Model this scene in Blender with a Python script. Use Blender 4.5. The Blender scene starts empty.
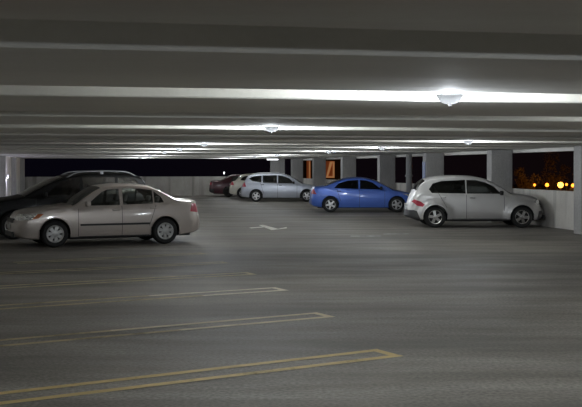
import bpy, bmesh, math, random
from mathutils import Vector, Matrix
random.seed(7)
PI = math.pi
scene = bpy.context.scene
COL = scene.collection

# ------------------------------------------------------------------ frame of the building
TH = math.radians(11.2)
ST, CT = math.sin(TH), math.cos(TH)
def P(u, v, z=0.0):                       # u across the deck, v along the aisle
    return Vector((u * CT - v * ST, u * ST + v * CT, z))

# ------------------------------------------------------------------ materials
def new_mat(name):
    m = bpy.data.materials.new(name); m.use_nodes = True
    nt = m.node_tree
    return m, nt, nt.nodes['Principled BSDF']

def simple(name, col, rough=.5, metal=0., coat=0., spec=.5):
    m, nt, b = new_mat(name)
    b.inputs['Base Color'].default_value = (*col, 1)
    b.inputs['Roughness'].default_value = rough
    b.inputs['Metallic'].default_value = metal
    b.inputs['Coat Weight'].default_value = coat
    b.inputs['Specular IOR Level'].default_value = spec
    # slight procedural wear in the roughness
    n = nt.nodes.new('ShaderNodeTexNoise'); n.inputs['Scale'].default_value = 9
    tc = nt.nodes.new('ShaderNodeTexCoord'); nt.links.new(tc.outputs['Object'], n.inputs['Vector'])
    mr = nt.nodes.new('ShaderNodeMapRange')
    mr.inputs['To Min'].default_value = max(0, rough - .04); mr.inputs['To Max'].default_value = min(1, rough + .06)
    nt.links.new(n.outputs['Fac'], mr.inputs['Value']); nt.links.new(mr.outputs['Result'], b.inputs['Roughness'])
    return m

def paint(name, col, metal=.55, rough=.34, coat=.6):
    """metallic car paint outside, dark lining on the inner side of the shell"""
    m = simple(name, col, rough, metal, coat)
    nt = m.node_tree; b = nt.nodes['Principled BSDF']
    b.inputs['Coat Roughness'].default_value = .08
    out = [n for n in nt.nodes if n.type == 'OUTPUT_MATERIAL'][0]
    d = nt.nodes.new('ShaderNodeBsdfDiffuse'); d.inputs['Color'].default_value = (.05, .048, .045, 1)
    g = nt.nodes.new('ShaderNodeNewGeometry'); mx = nt.nodes.new('ShaderNodeMixShader')
    nt.links.new(g.outputs['Backfacing'], mx.inputs[0]); nt.links.new(b.outputs[0], mx.inputs[1])
    nt.links.new(d.outputs[0], mx.inputs[2]); nt.links.new(mx.outputs[0], out.inputs['Surface'])
    return m

def glass(name, tint=(.45, .5, .48), refl=.12):
    m, nt, b = new_mat(name); nt.nodes.remove(b)
    out = [n for n in nt.nodes if n.type == 'OUTPUT_MATERIAL'][0]
    t = nt.nodes.new('ShaderNodeBsdfTransparent'); t.inputs['Color'].default_value = (*tint, 1)
    g = nt.nodes.new('ShaderNodeBsdfGlossy'); g.inputs['Roughness'].default_value = .06
    g.inputs['Color'].default_value = (.95, .95, .95, 1)
    f = nt.nodes.new('ShaderNodeFresnel'); f.inputs['IOR'].default_value = 1.5
    a = nt.nodes.new('ShaderNodeMath'); a.operation = 'ADD'; a.inputs[1].default_value = refl * .3
    a.use_clamp = True
    nt.links.new(f.outputs[0], a.inputs[0])
    mx = nt.nodes.new('ShaderNodeMixShader')
    nt.links.new(a.outputs[0], mx.inputs[0]); nt.links.new(t.outputs[0], mx.inputs[1]); nt.links.new(g.outputs[0], mx.inputs[2])
    nt.links.new(mx.outputs[0], out.inputs['Surface'])
    return m

def emit(name, col, s):
    m, nt, b = new_mat(name)
    b.inputs['Base Color'].default_value = (*col, 1)
    b.inputs['Emission Color'].default_value = (*col, 1); b.inputs['Emission Strength'].default_value = s
    return m

def concrete(name, c1, c2, scale=.6, stretch=(1, 1, 1), rough=.8, speck=.25, stain=None, rot=0., bump=.05):
    m, nt, b = new_mat(name); L = nt.links
    tc = nt.nodes.new('ShaderNodeTexCoord')
    mp = nt.nodes.new('ShaderNodeMapping'); mp.inputs['Scale'].default_value = stretch; mp.inputs['Rotation'].default_value = (0, 0, rot)
    L.new(tc.outputs['Object'], mp.inputs['Vector'])
    n1 = nt.nodes.new('ShaderNodeTexNoise'); n1.inputs['Scale'].default_value = scale; n1.inputs['Detail'].default_value = 8
    n1.inputs['Roughness'].default_value = .62
    L.new(mp.outputs[0], n1.inputs['Vector'])
    n2 = nt.nodes.new('ShaderNodeTexNoise'); n2.inputs['Scale'].default_value = 28; n2.inputs['Detail'].default_value = 4
    L.new(tc.outputs['Object'], n2.inputs['Vector'])
    r = nt.nodes.new('ShaderNodeValToRGB'); r.color_ramp.elements[0].position = .32; r.color_ramp.elements[1].position = .68
    r.color_ramp.elements[0].color = (*c1, 1); r.color_ramp.elements[1].color = (*c2, 1)
    L.new(n1.outputs['Fac'], r.inputs['Fac'])
    mx = nt.nodes.new('ShaderNodeMix'); mx.data_type = 'RGBA'; mx.blend_type = 'OVERLAY'; mx.inputs['Factor'].default_value = speck
    L.new(r.outputs['Color'], mx.inputs['A']); L.new(n2.outputs['Fac'], mx.inputs['B'])
    last = mx.outputs['Result']
    if stain:
        mp2 = nt.nodes.new('ShaderNodeMapping'); mp2.inputs['Scale'].default_value = stain[1]; mp2.inputs['Rotation'].default_value = (0, 0, rot)
        L.new(tc.outputs['Object'], mp2.inputs['Vector'])
        n3 = nt.nodes.new('ShaderNodeTexNoise'); n3.inputs['Scale'].default_value = stain[2]; n3.inputs['Detail'].default_value = 5
        L.new(mp2.outputs[0], n3.inputs['Vector'])
        r3 = nt.nodes.new('ShaderNodeValToRGB'); r3.color_ramp.elements[0].position = stain[3]; r3.color_ramp.elements[1].position = stain[4]
        r3.color_ramp.elements[0].color = (0, 0, 0, 1); r3.color_ramp.elements[1].color = (1, 1, 1, 1)
        L.new(n3.outputs['Fac'], r3.inputs['Fac'])
        m3 = nt.nodes.new('ShaderNodeMix'); m3.data_type = 'RGBA'
        L.new(r3.outputs['Color'], m3.inputs['Factor']); L.new(last, m3.inputs['A']); m3.inputs['B'].default_value = (*stain[0], 1)
        last = m3.outputs['Result']
    L.new(last, b.inputs['Base Color'])
    b.inputs['Roughness'].default_value = rough
    bp = nt.nodes.new('ShaderNodeBump'); bp.inputs['Strength'].default_value = bump; bp.inputs['Distance'].default_value = .02
    L.new(n2.outputs['Fac'], bp.inputs['Height']); L.new(bp.outputs[0], b.inputs['Normal'])
    return m

M = {}
M['floor'] = concrete('deck concrete', (.150, .137, .118), (.325, .299, .264), 1.1, (.38, 1.5, 1), .68, .9,
                      ((.110, .102, .092), (.12, .95, 1), .8, .49, .72), rot=-TH - .12, bump=.18)
M['ceil'] = concrete('ceiling concrete', (.75, .738, .685), (.84, .828, .775), .9, (.25, 1, 1), .85, .15,
                     ((.46, .38, .34), (.18, .7, .7), .5, .58, .85), rot=-TH, bump=.03)
M['wall'] = concrete('parapet concrete', (.56, .535, .49), (.72, .69, .64), 1.2, (1, 1, .5), .85, .3,
                     ((.30, .285, .26), (2.2, 2.2, .18), 1.0, .52, .72), rot=-TH, bump=.06)
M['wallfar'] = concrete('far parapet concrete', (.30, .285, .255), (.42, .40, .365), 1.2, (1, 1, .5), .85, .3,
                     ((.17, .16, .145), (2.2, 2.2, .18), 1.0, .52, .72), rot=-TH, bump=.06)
M['column'] = concrete('column concrete', (.39, .38, .365), (.50, .49, .475), 1.6, (1, 1, .5), .85, .3,
                       ((.24, .235, .22), (2.5, 2.5, .25), 1.0, .58, .78), bump=.05)
M['ground'] = concrete('night ground', (.02, .022, .02), (.05, .05, .045), .1, (1, 1, 1), .9)

def worn_paint(name, col, lo, hi):
    """road paint worn through to the concrete in patches"""
    m, nt, b = new_mat(name); L = nt.links
    out = [n for n in nt.nodes if n.type == 'OUTPUT_MATERIAL'][0]
    b.inputs['Base Color'].default_value = (*col, 1); b.inputs['Roughness'].default_value = .65
    tc = nt.nodes.new('ShaderNodeTexCoord')
    n = nt.nodes.new('ShaderNodeTexNoise'); n.inputs['Scale'].default_value = 2.2; n.inputs['Detail'].default_value = 9
    n.inputs['Roughness'].default_value = .75
    L.new(tc.outputs['Object'], n.inputs['Vector'])
    r = nt.nodes.new('ShaderNodeValToRGB'); r.color_ramp.elements[0].position = lo; r.color_ramp.elements[1].position = hi
    L.new(n.outputs['Fac'], r.inputs['Fac'])
    t = nt.nodes.new('ShaderNodeBsdfTransparent'); mx = nt.nodes.new('ShaderNodeMixShader')
    L.new(r.outputs['Color'], mx.inputs[0]); L.new(t.outputs[0], mx.inputs[1]); L.new(b.outputs[0], mx.inputs[2])
    L.new(mx.outputs[0], out.inputs['Surface'])
    return m
M['yellow_fresh'] = worn_paint('yellow road paint', (.66, .50, .22), .20, .45)
M['yellow_pale'] = worn_paint('pale yellow road paint', (.74, .63, .44), .18, .42)
M['cream_worn'] = worn_paint('worn cream road paint', (.80, .73, .60), .18, .44)
M['yellow_worn'] = worn_paint('worn yellow road paint', (.60, .51, .31), .22, .50)
M['yellow_mid'] = worn_paint('old yellow road paint', (.56, .45, .26), .24, .52)
M['white_worn'] = worn_paint('worn white road paint', (.72, .72, .68), .34, .60)

M['tyre'] = simple('tyre rubber', (.018, .018, .018), .75)
M['alloy'] = simple('wheel alloy', (.62, .62, .62), .32, .7)
M['hubcap'] = simple('hubcap silver', (.50, .50, .49), .38, .5)
M['chrome'] = simple('chrome', (.75, .75, .75), .12, 1.)
M['dark'] = simple('dark void', (.012, .012, .012), .8)
M['plastic'] = simple('black plastic', (.025, .025, .026), .5)
M['greyplastic'] = simple('dark grey bumper plastic', (.07, .07, .073), .55)
M['seat'] = simple('seat cloth', (.32, .31, .29), .9)
M['glass'] = glass('window glass', (.80, .84, .82))
M['tint'] = glass('tinted window glass', (.10, .11, .11), .0)
M['midtint'] = glass('half tinted glass', (.30, .32, .32), .15)
M['headlamp'] = simple('headlamp lens', (.9, .9, .88), .2, .75, 1.)
def facets(m, scale, strength):
    nt = m.node_tree; b = nt.nodes['Principled BSDF']
    v = nt.nodes.new('ShaderNodeTexVoronoi'); v.inputs['Scale'].default_value = scale
    tc = nt.nodes.new('ShaderNodeTexCoord'); nt.links.new(tc.outputs['Object'], v.inputs['Vector'])
    bp = nt.nodes.new('ShaderNodeBump'); bp.inputs['Strength'].default_value = strength; bp.inputs['Distance'].default_value = .05
    nt.links.new(v.outputs['Distance'], bp.inputs['Height']); nt.links.new(bp.outputs[0], b.inputs['Normal'])
facets(M['headlamp'], 11, 1.)
M['amber'] = simple('amber lens', (.55, .16, .05), .2, 0, 1.)
M['redlamp'] = simple('red lamp lens', (.42, .02, .045), .4, 0, .2)
M['plate'] = simple('plate white', (.6, .6, .58), .4)
M['steel'] = simple('galvanised steel', (.4, .41, .42), .45, .8)
M['bluesign'] = simple('blue sign', (.22, .27, .45), .5)
M['pipe'] = simple('grey painted pipe', (.35, .35, .34), .6)
P_BEIGE = paint('beige metallic paint', (.58, .52, .475), .42, .36)
P_BLACK = paint('black car paint', (.005, .005, .005), .0, .42, .03); P_BLACK.node_tree.nodes['Principled BSDF'].inputs['Specular IOR Level'].default_value = .2
P_SILVER = paint('silver grey car paint', (.60, .59, .58), .4, .36)
P_BLUE = paint('deep blue car paint', (.085, .18, .62), .25, .38)
P_WAGON = paint('pale blue silver paint', (.52, .55, .62), .45, .36)
P_CREAM = paint('cream car paint', (.74, .71, .60), .2, .36)
P_MAROON = paint('maroon car paint', (.055, .014, .02), .2, .32)

# ------------------------------------------------------------------ object helpers
def link(name, me, mats, parent=None):
    o = bpy.data.objects.new(name, me); COL.objects.link(o)
    if mats is not None and not me.materials:
        for m in (mats if isinstance(mats, (list, tuple)) else [mats]): me.materials.append(m)
    if parent: o.parent = parent
    return o
def obj(name, bm, mats, parent=None, smooth=None):
    me = bpy.data.meshes.new(name)
    bm.normal_update(); bm.to_mesh(me); bm.free()
    if smooth is not None:
        me.polygons.foreach_set('use_smooth', [True] * len(me.polygons))
        me.set_sharp_from_angle(angle=math.radians(smooth))
    return link(name, me, mats, parent)
def tag(o, label, cat, group=None):
    o['label'] = label; o['category'] = cat
    if group: o['group'] = group
    return o
def struct(o):
    o['kind'] = 'structure'; return o
def thing(name, loc, rz, label, cat, group=None):
    o = bpy.data.objects.new(name, None); COL.objects.link(o)
    o.empty_display_size = .2
    o.location = loc; o.rotation_euler = (0, 0, rz)
    return tag(o, label, cat, group)
def box(bm, x0, x1, y0, y1, z0, z1, mat=0, xf=None, bevel=0.):
    vs = [bm.verts.new((x, y, z)) for z in (z0, z1) for y in (y0, y1) for x in (x0, x1)]
    idx = [(0, 2, 3, 1), (4, 5, 7, 6), (0, 1, 5, 4), (2, 6, 7, 3), (0, 4, 6, 2), (1, 3, 7, 5)]
    fs = [bm.faces.new([vs[i] for i in f]) for f in idx]
    for f in fs: f.material_index = mat
    if bevel:
        es = list({e for f in fs for e in f.edges})
        r = bmesh.ops.bevel(bm, geom=es, offset=bevel, segments=2, affect='EDGES', profile=.5)
        vs = list({v for f in r['faces'] for v in f.verts} | {v for v in vs if v.is_valid})
        for f in r['faces']: f.material_index = mat
    if xf is not None: bmesh.ops.transform(bm, matrix=xf, verts=[v for v in vs if v.is_valid])
    return vs
def bbox(bm, u0, u1, v0, v1, z0, z1, mat=0):   # a box laid out in building coordinates
    vs = [bm.verts.new(P(u, v, z)) for z in (z0, z1) for v in (v0, v1) for u in (u0, u1)]
    for f in [(0, 2, 3, 1), (4, 5, 7, 6), (0, 1, 5, 4), (2, 6, 7, 3), (0, 4, 6, 2), (1, 3, 7, 5)]:
        bm.faces.new([vs[i] for i in f]).material_index = mat
def lathe(bm, prof, seg=32, axis='Z', mat=0, off=(0, 0, 0), close=False):
    rings = []
    for r, h in prof:
        ring = []
        for k in range(seg):
            a = 2 * PI * k / seg; c, s = r * math.cos(a), r * math.sin(a)
            co = (c, s, h) if axis == 'Z' else (c, h, s)
            ring.append(bm.verts.new(Vector(co) + Vector(off)))
        rings.append(ring)
    for a, b in zip(rings, rings[1:]):
        for k in range(seg):
            k2 = (k + 1) % seg
            q = (a[k], a[k2], b[k2], b[k]) if axis == 'Z' else (a[k], b[k], b[k2], a[k2])
            bm.faces.new(q).material_index = mat
    if close:
        for ring, rev in ((rings[0], True), (rings[-1], False)):
            if axis != 'Z': rev = not rev
            bm.faces.new(ring[::-1] if rev else ring).material_index = mat
    return rings
def tube(bm, pts, r, seg=8, mat=0, closed=False):
    rings = []; n = len(pts); pts = [Vector(p) for p in pts]
    for i, p in enumerate(pts):
        if closed: d = pts[(i + 1) % n] - pts[i - 1]
        else: d = pts[min(i + 1, n - 1)] - pts[max(i - 1, 0)]
        d.normalize()
        a = d.orthogonal() if abs(d.z) > .95 else Vector((0, 0, 1)).cross(d)
        a.normalize(); b = d.cross(a)
        rings.append([bm.verts.new(p + (a * math.cos(t) + b * math.sin(t)) * r) for t in [2 * PI * k / seg for k in range(seg)]])
    for i in range(n if closed else n - 1):
        A, B = rings[i], rings[(i + 1) % n]
        for k in range(seg):
            bm.faces.new((A[k], A[(k + 1) % seg], B[(k + 1) % seg], B[k])).material_index = mat
    if not closed:
        bm.faces.new(rings[0][::-1]).material_index = mat; bm.faces.new(rings[-1]).material_index = mat

def pchip(pts):
    xs = [p[0] for p in pts]; ys = [p[1] for p in pts]; n = len(xs)
    h = [xs[i + 1] - xs[i] for i in range(n - 1)]; d = [(ys[i + 1] - ys[i]) / h[i] for i in range(n - 1)]
    m = [0.] * n; m[0] = d[0]; m[-1] = d[-1]
    for i in range(1, n - 1):
        if d[i - 1] * d[i] > 0:
            w1, w2 = 2 * h[i] + h[i - 1], h[i] + 2 * h[i - 1]
            m[i] = (w1 + w2) / (w1 / d[i - 1] + w2 / d[i])
    def f(x):
        if x <= xs[0]: return ys[0]
        if x >= xs[-1]: return ys[-1]
        i = 0
        while x > xs[i + 1]: i += 1
        t = (x - xs[i]) / h[i]; t2, t3 = t * t, t ** 3
        return (2 * t3 - 3 * t2 + 1) * ys[i] + (t3 - 2 * t2 + t) * h[i] * m[i] + (3 * t2 - 2 * t3) * ys[i + 1] + (t3 - t2) * h[i] * m[i + 1]
    return f

# ------------------------------------------------------------------ wheels
def wheel_meshes(key, r, w, style, mat, lipr=.90):
    bm = bmesh.new()
    ri = r * .64
    lathe(bm, [(ri, -w / 2), (r * .86, -w / 2 - .008), (r * .97, -w / 2 + .02), (r, -w / 2 + .05), (r, w / 2 - .05), (r * .97, w / 2 - .02),
               (r * .86, w / 2 + .008), (ri, w / 2), (ri, -w / 2)], 40, 'Y')
    tyre = bpy.data.meshes.new(key + ' tyre'); bm.normal_update(); bm.to_mesh(tyre); bm.free()
    tyre.materials.append(M['tyre']); tyre.polygons.foreach_set('use_smooth', [True] * len(tyre.polygons)); tyre.set_sharp_from_angle(angle=.7)
    bm = bmesh.new()
    y0 = w / 2
    lathe(bm, [(ri * 1.01, y0 - .05), (ri * 1.01, y0 + .004), (ri * .97, y0 + .007), (ri * lipr, y0 - .006), (ri * (lipr - .02), y0 - .05)], 40, 'Y')
    lathe(bm, [(.001, y0 - .055), (ri * .97, y0 - .055)], 40, 'Y', 1)
    lathe(bm, [(ri * (.30 if lipr > .85 else .40), y0 - .03), (ri * (.27 if lipr > .85 else .37), y0 + .002), (ri * .18, y0 + .008), (.001, y0 + .009)], 24, 'Y')
    n, wa, wb = style
    for k in range(n):
        a = 2 * PI * k / n + PI / 2
        ca, sa = math.cos(a), math.sin(a)
        def q(rad, off, y): return bm.verts.new((rad * ca - off * sa, y, rad * sa + off * ca))
        r0, r1 = ri * .2, ri * .93
        A = [q(r0, -wa, y0 - .0), q(r0, wa, y0 - .0), q(r1, wb, y0 - .004), q(r1, -wb, y0 - .004)]
        B = [q(r0, -wa, y0 - .04), q(r0, wa, y0 - .04), q(r1, wb, y0 - .04), q(r1, -wb, y0 - .04)]
        bm.faces.new(A[::-1]); bm.faces.new(B)
        for i in range(4): bm.faces.new((A[i], A[(i + 1) % 4], B[(i + 1) % 4], B[i]))
    bmesh.ops.recalc_face_normals(bm, faces=[f for f in bm.faces if f.material_index == 0])
    rim = bpy.data.meshes.new(key + ' rim'); bm.normal_update(); bm.to_mesh(rim); bm.free()
    rim.materials.append(mat); rim.materials.append(M['dark'])
    return tyre, rim

# ------------------------------------------------------------------ car builder
def build_car(name, spec, loc, rz, label, cat, group=None):
    S = spec; Ln = S['L']
    top, bot, belt, wid, crown = (pchip(S[k]) for k in ('top', 'bot', 'belt', 'wid', 'crown'))
    tumble = S.get('tumble', .36)
    zm = S.get('zm', .55)
    nose = pchip(S['nose']); tail = pchip(S['tail'])
    R = S['r']; Ra = S.get('arch', R + .055)
    flare = S.get('flare', 0.)
    root = thing(name, loc, rz, label, cat, group)

    def side_y(s, z):
        W, B = wid(s), bot(s)
        K = min(belt(s), top(s) - crown(s) - .004)
        m = min(zm, K - .05)
        if z <= m: y = W - .055 * ((m - z) / max(.05, m - B)) ** 2
        elif z <= K: y = W - .035 * ((z - m) / (K - m)) ** 2
        else: y = W - .05 - tumble * (z - K)
        if flare and z <= K:
            for sw in S['wheels']:
                d = math.hypot(s - sw, z - R)
                y += flare * max(0., 1 - ((d - Ra) / .17) ** 2) if d > Ra - .1 else flare * .8
        return y
    NS, NG, NT = 12, 7, 10
    def section(s):
        W, B, T, C = wid(s), bot(s), top(s), crown(s)
        E = T - C; K = min(belt(s), E - .004)
        pts = [(0, B), (W * .35, B), (W * .7, B), (W - .12, B + .005)]
        z0 = B + .035
        for k in range(NS):
            z = z0 + (K - z0) * k / (NS - 1); pts.append((side_y(s, z), z))
        for k in range(1, NG + 1):
            z = K + (E - K) * k / NG; pts.append((min(side_y(s, K) , W - .05 + .0 - tumble * (z - K)) if k > 0 else 0, z))
        yE = pts[-1][0]; n = 2.7
        for k in range(1, NT + 1):
            t = PI / 2 * k / NT
            pts.append((yE * math.cos(t) ** (2 / n) if k < NT else 0., E + C * math.sin(t) ** (2 / n)))
        return pts
    jG = 4 + NS - 1; jT = jG + NG
    keys = sorted(set([p[0] for p in S['top']] + [S['ws'][0], S['ws'][1], S['bl'][0], S['bl'][1], 0., Ln]))
    st = []
    for a, b in zip(keys, keys[1:]):
        n = max(1, round((b - a) / .075)); st += [a + (b - a) * k / n for k in range(n)]
    st.append(Ln)
    bm = bmesh.new()
    lay = bm.faces.layers.int.new('tag')
    orig = {}
    def warp(s, y, z):
        f1 = max(0., 1 - s / .7) ** 2; f2 = max(0., 1 - (Ln - s) / .7) ** 2
        s2 = s + nose(z) * f1 - tail(z) * f2
        yy = (y / max(.3, wid(s)))
        s2 += .10 * yy * yy * f1 * f1 - .08 * yy * yy * f2 * f2
        return s2
    rings = []
    for s in st:
        ring = []
        for (y, z) in section(s):
            ring.append(bm.verts.new((warp(s, y, z), y, z)))
        rings.append(ring)
    NR = len(rings[0])
    ws0, ws1 = S['ws']; b0, b1 = S['bl']
    for i in range(len(st) - 1):
        for j in range(NR - 1):
            f = bm.faces.new((rings[i][j], rings[i][j + 1], rings[i + 1][j + 1], rings[i + 1][j]))
            mid = (st[i] + st[i + 1]) / 2
            jt = j - jT
            if jt >= 3:
                if ws0 < mid < ws1: f[lay] = 1
                elif b0 < mid < b1: f[lay] = 2
    for ring in (rings[0], rings[-1]):
        f = bm.faces.new(ring if ring is rings[-1] else ring[::-1]); f.smooth = False
        r = bmesh.ops.triangulate(bm, faces=[f])
    def cut(poly, t, ymin=.2, only=0):
        cx = sum(p[0] for p in poly) / len(poly); cz = sum(p[1] for p in poly) / len(poly)
        lo = (min(p[0] for p in poly) - .1, min(p[1] for p in poly) - .1); hi = (max(p[0] for p in poly) + .1, max(p[1] for p in poly) + .1)
        def cand():
            out = []
            for f in bm.faces:
                if only is not None and f[lay] != only: continue
                xs = [v.co.x for v in f.verts]; zs = [v.co.z for v in f.verts]; ys = [v.co.y for v in f.verts]
                if max(xs) < lo[0] or min(xs) > hi[0] or max(zs) < lo[1] or min(zs) > hi[1] or max(ys) < ymin: continue
                out.append(f)
            return out
        n = len(poly); pl = []
        for i in range(n):
            a, b = poly[i], poly[(i + 1) % n]
            nx, nz = b[1] - a[1], -(b[0] - a[0]); l = math.hypot(nx, nz); nx /= l; nz /= l
            if (cx - a[0]) * nx + (cz - a[1]) * nz > 0: nx, nz = -nx, -nz
            pl.append((a, nx, nz))
        for a, nx, nz in pl:
            fs = cand()
            # only faces that touch the outline need the cut
            fs = [f for f in fs if any((v.co.x - a[0]) * nx + (v.co.z - a[1]) * nz > 0 for v in f.verts) and any((v.co.x - a[0]) * nx + (v.co.z - a[1]) * nz < 0 for v in f.verts)]
            g = list({e for f in fs for e in f.edges}) + list({v for f in fs for v in f.verts}) + fs
            if fs: bmesh.ops.bisect_plane(bm, geom=g, plane_co=(a[0], 0, a[1]), plane_no=(nx, 0, nz), dist=1e-5)
        for f in cand():
            c = f.calc_center_median()
            if c.y < ymin: continue
            if all((c.x - a[0]) * nx + (c.z - a[1]) * nz < 1e-6 for a, nx, nz in pl): f[lay] = t
    # wheel arches
    for sw in S['wheels']:
        cut([(sw + Ra * math.cos(2 * PI * k / 22), R + Ra * math.sin(2 * PI * k / 22)) for k in range(22)], 99, .40)
    for t, poly, ymin in S['cuts']: cut(poly, t, ymin)
    bmesh.ops.delete(bm, geom=[f for f in bm.faces if f[lay] == 99], context='FACES')
    # ---- collect tagged faces into meshes
    def emit_mesh(nm, tags, mats, sides, matof=None):
        fs = [f for f in bm.faces if f[lay] in tags]
        if not fs: return None
        b2 = bmesh.new(); vm = {}
        def V(v, sg):
            co = Vector((Ln / 2 - v.co.x, v.co.y * sg, v.co.z))
            if abs(v.co.y) < 1e-4: k = (v.index, 0); co.y = 0
            else: k = (v.index, sg)
            if k not in vm: vm[k] = b2.verts.new(co)
            return vm[k]
        for sg in sides:
            for f in fs:
                vs = [V(v, sg) for v in f.verts]
                if sg > 0: vs = vs[::-1]
                try: nf = b2.faces.new(vs)
                except ValueError: continue
                nf.material_index = matof.get(f[lay], 0) if matof else 0
        bmesh.ops.recalc_face_normals(b2, faces=b2.faces[:]) if nm == 'body' else None
        return obj(nm, b2, mats, root, 38)
    bm.verts.index_update()
    body = emit_mesh('body', (0, 8, 9, 10), [S['paint'], M['plastic'], S.get('bumper', M['plastic'])], (1, -1), {8: 1, 9: 1, 10: 2})
    # make sure the shell faces outward
    me = body.data
    acc = 0.
    for p in me.polygons:
        c = p.center
        acc += p.normal.dot(Vector((0, c.y, c.z - .6))) * p.area
    if acc < 0: me.flip_normals()
    gl = S.get('glass', M['glass'])
    emit_mesh('windshield', (1,), M['glass'], (1, -1)); emit_mesh('rear_window', (2,), gl, (1, -1))
    for sg in (1, -1):
        emit_mesh('front_door_window', (3,), S.get('fglass', gl), (sg,)); emit_mesh('rear_door_window', (4,), gl, (sg,))
        emit_mesh('quarter_window', (5,), gl, (sg,))
        emit_mesh('headlight', (6,), M['headlamp'], (sg,)); emit_mesh('tail_light', (7,), M['redlamp'], (sg,))
        emit_mesh('turn_signal', (11,), M['amber'], (sg,))
    bm.free()
    X = lambda s: Ln / 2 - s
    # ---- underbody with wheel wells
    ub = bmesh.new()
    w0 = wid(Ln / 2)
    box(ub, X(Ln - .35), X(.35), -w0 + .16, w0 - .16, bot(Ln / 2) + .015, bot(Ln / 2) + .12)
    for sw in S['wheels']:
        for sg in (1, -1):
            n = 18; ring = []
            for yy in (w0 - .035, w0 - .36):
                ring.append([ub.verts.new((X(sw) + (Ra + .012) * math.cos(PI * k / n), sg * yy, R * .75 + (Ra + .012 + .25 * R) * math.sin(PI * k / n))) for k in range(n + 1)])
            for k in range(n):
                q = (ring[0][k], ring[0][k + 1], ring[1][k + 1], ring[1][k]); ub.faces.new(q)
            ub.faces.new(ring[1])
    obj('underbody', ub, M['dark'], root)
    # arch lips follow the side skin
    for sw in S['wheels']:
        for sg in (1, -1):
            lip = bmesh.new(); pts = []
            for k in range(-2, 21):
                a = PI * k / 18; s = sw - Ra * math.cos(a); z = R + Ra * math.sin(a)
                if z < bot(s) + .03: continue
                pts.append((X(warp(s, side_y(s, z), z)), sg * (side_y(s, z) - .004), z))
            tube(lip, pts, .014, 6)
            obj('wheel_arch_trim', lip, S.get('lip', S['paint']), root, 60)
    # ---- wheels
    tyre, rim = wheel_meshes(name, R, S.get('tw', .20), S['rim'], S.get('rimmat', M['alloy']), S.get('lipr', .90))
    for sw in S['wheels']:
        for sg in (1, -1):
            w = link('wheel', tyre, None, root)
            w.location = (X(sw), sg * (w0 - .02 - S.get('tw', .2) / 2 + flare * .6), R); w.rotation_euler = (0, random.random() * 2, 0 if sg > 0 else PI)
            link('rim', rim, None, w)
    # ---- trim on the sides
    def strip(nm, s0, s1, z, h, t, mat):
        for sg in (1, -1):
            b = bmesh.new(); N = 24; prev = None
            for k in range(N + 1):
                s = s0 + (s1 - s0) * k / N; zz = z(s) if callable(z) else z
                y = side_y(s, zz)
                ring = [b.verts.new((X(warp(s, y, zz)), sg * yy, q)) for yy, q in ((y - .02, zz - h), (y + t * .8, zz - h * .8), (y + t, zz), (y + t * .8, zz + h * .8), (y - .02, zz + h))]
                if prev:
                    for i in range(5):
                        b.faces.new((prev[i], prev[(i + 1) % 5], ring[(i + 1) % 5], ring[i]))
                else: b.faces.new(ring)
                prev = ring
            b.faces.new(prev[::-1]); bmesh.ops.recalc_face_normals(b, faces=b.faces[:])
            obj(nm, b, mat, root)
    if 'mould' in S:
        for s0, s1, z, h in S['mould']: strip('side_moulding', s0, s1, z, h, .012, M['plastic'])
    if 'rail' in S:
        for sg in (1, -1):
            b = bmesh.new(); pts = []
            s0, s1 = S['rail']
            for k in range(15):
                s = s0 + (s1 - s0) * k / 14
                zz = top(s) - .045 + .07 * min(1, math.sin(PI * k / 14) * 3)
                pts.append((X(s), sg * (side_y(s, top(s) - crown(s)) - .07), zz))
            tube(b, pts, .020, 8)
            for k in (0, 7, 14): box(b, pts[k][0] - .04, pts[k][0] + .04, pts[k][1] - .018, pts[k][1] + .018, top(X(pts[k][0])) - .09, pts[k][2])
            obj('roof_rail', b, M['steel'], root, 50)
    for sg in (1, -1):
        for s, z in S['handles']:
            b = bmesh.new(); y = side_y(s, z)
            box(b, X(s) - .085, X(s) + .085, y - .012, y + .028, z - .016, z + .016, 0, None, .01)
            for v in b.verts: v.co.y *= sg
            bmesh.ops.recalc_face_normals(b, faces=b.faces[:])
            obj('door_handle', b, S.get('handlemat', S['paint']), root, 40)
        s, z = S['mirror']; y = side_y(s, z)
        b = bmesh.new()
        box(b, X(s) - .045, X(s) + .055, y + .03, y + .20, z - .015, z + .115, 0, None, .03)
        box(b, X(s) - .02, X(s) + .035, y - .03, y + .05, z - .01, z + .03)
        for v in b.verts: v.co.y *= sg
        bmesh.ops.recalc_face_normals(b, faces=b.faces[:])
        obj('side_mirror', b, S.get('mirrormat', S['paint']), root, 40)
    # ---- ends
    b = bmesh.new(); gz0, gz1, gw = S['grille']
    x0 = X(nose((gz0 + gz1) / 2))
    nb = 4
    for k in range(nb):
        z = gz0 + (gz1 - gz0) * (k + .5) / nb
        xx = X(nose(z)); box(b, xx - .03, xx + .012, -gw, gw, z - (gz1 - gz0) / nb * .32, z + (gz1 - gz0) / nb * .32)
    obj('grille', b, M['plastic'], root)
    b = bmesh.new(); xx = X(nose(.3)); box(b, xx - .06, xx + .008, -.42, .42, .25, .36, 0, None, .01); obj('air_intake', b, M['plastic'], root)
    b = bmesh.new(); xx = X(nose(.47)); box(b, xx - .01, xx + .016, -.15, .15, .42, .52); obj('front_plate', b, M['plate'], root)
    pz = S.get('rplate', .72); b = bmesh.new(); xx = X(Ln - tail(pz)); box(b, xx - .016, xx + .02, -.15, .15, pz - .05, pz + .05); obj('rear_plate', b, M['plate'], root)
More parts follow.
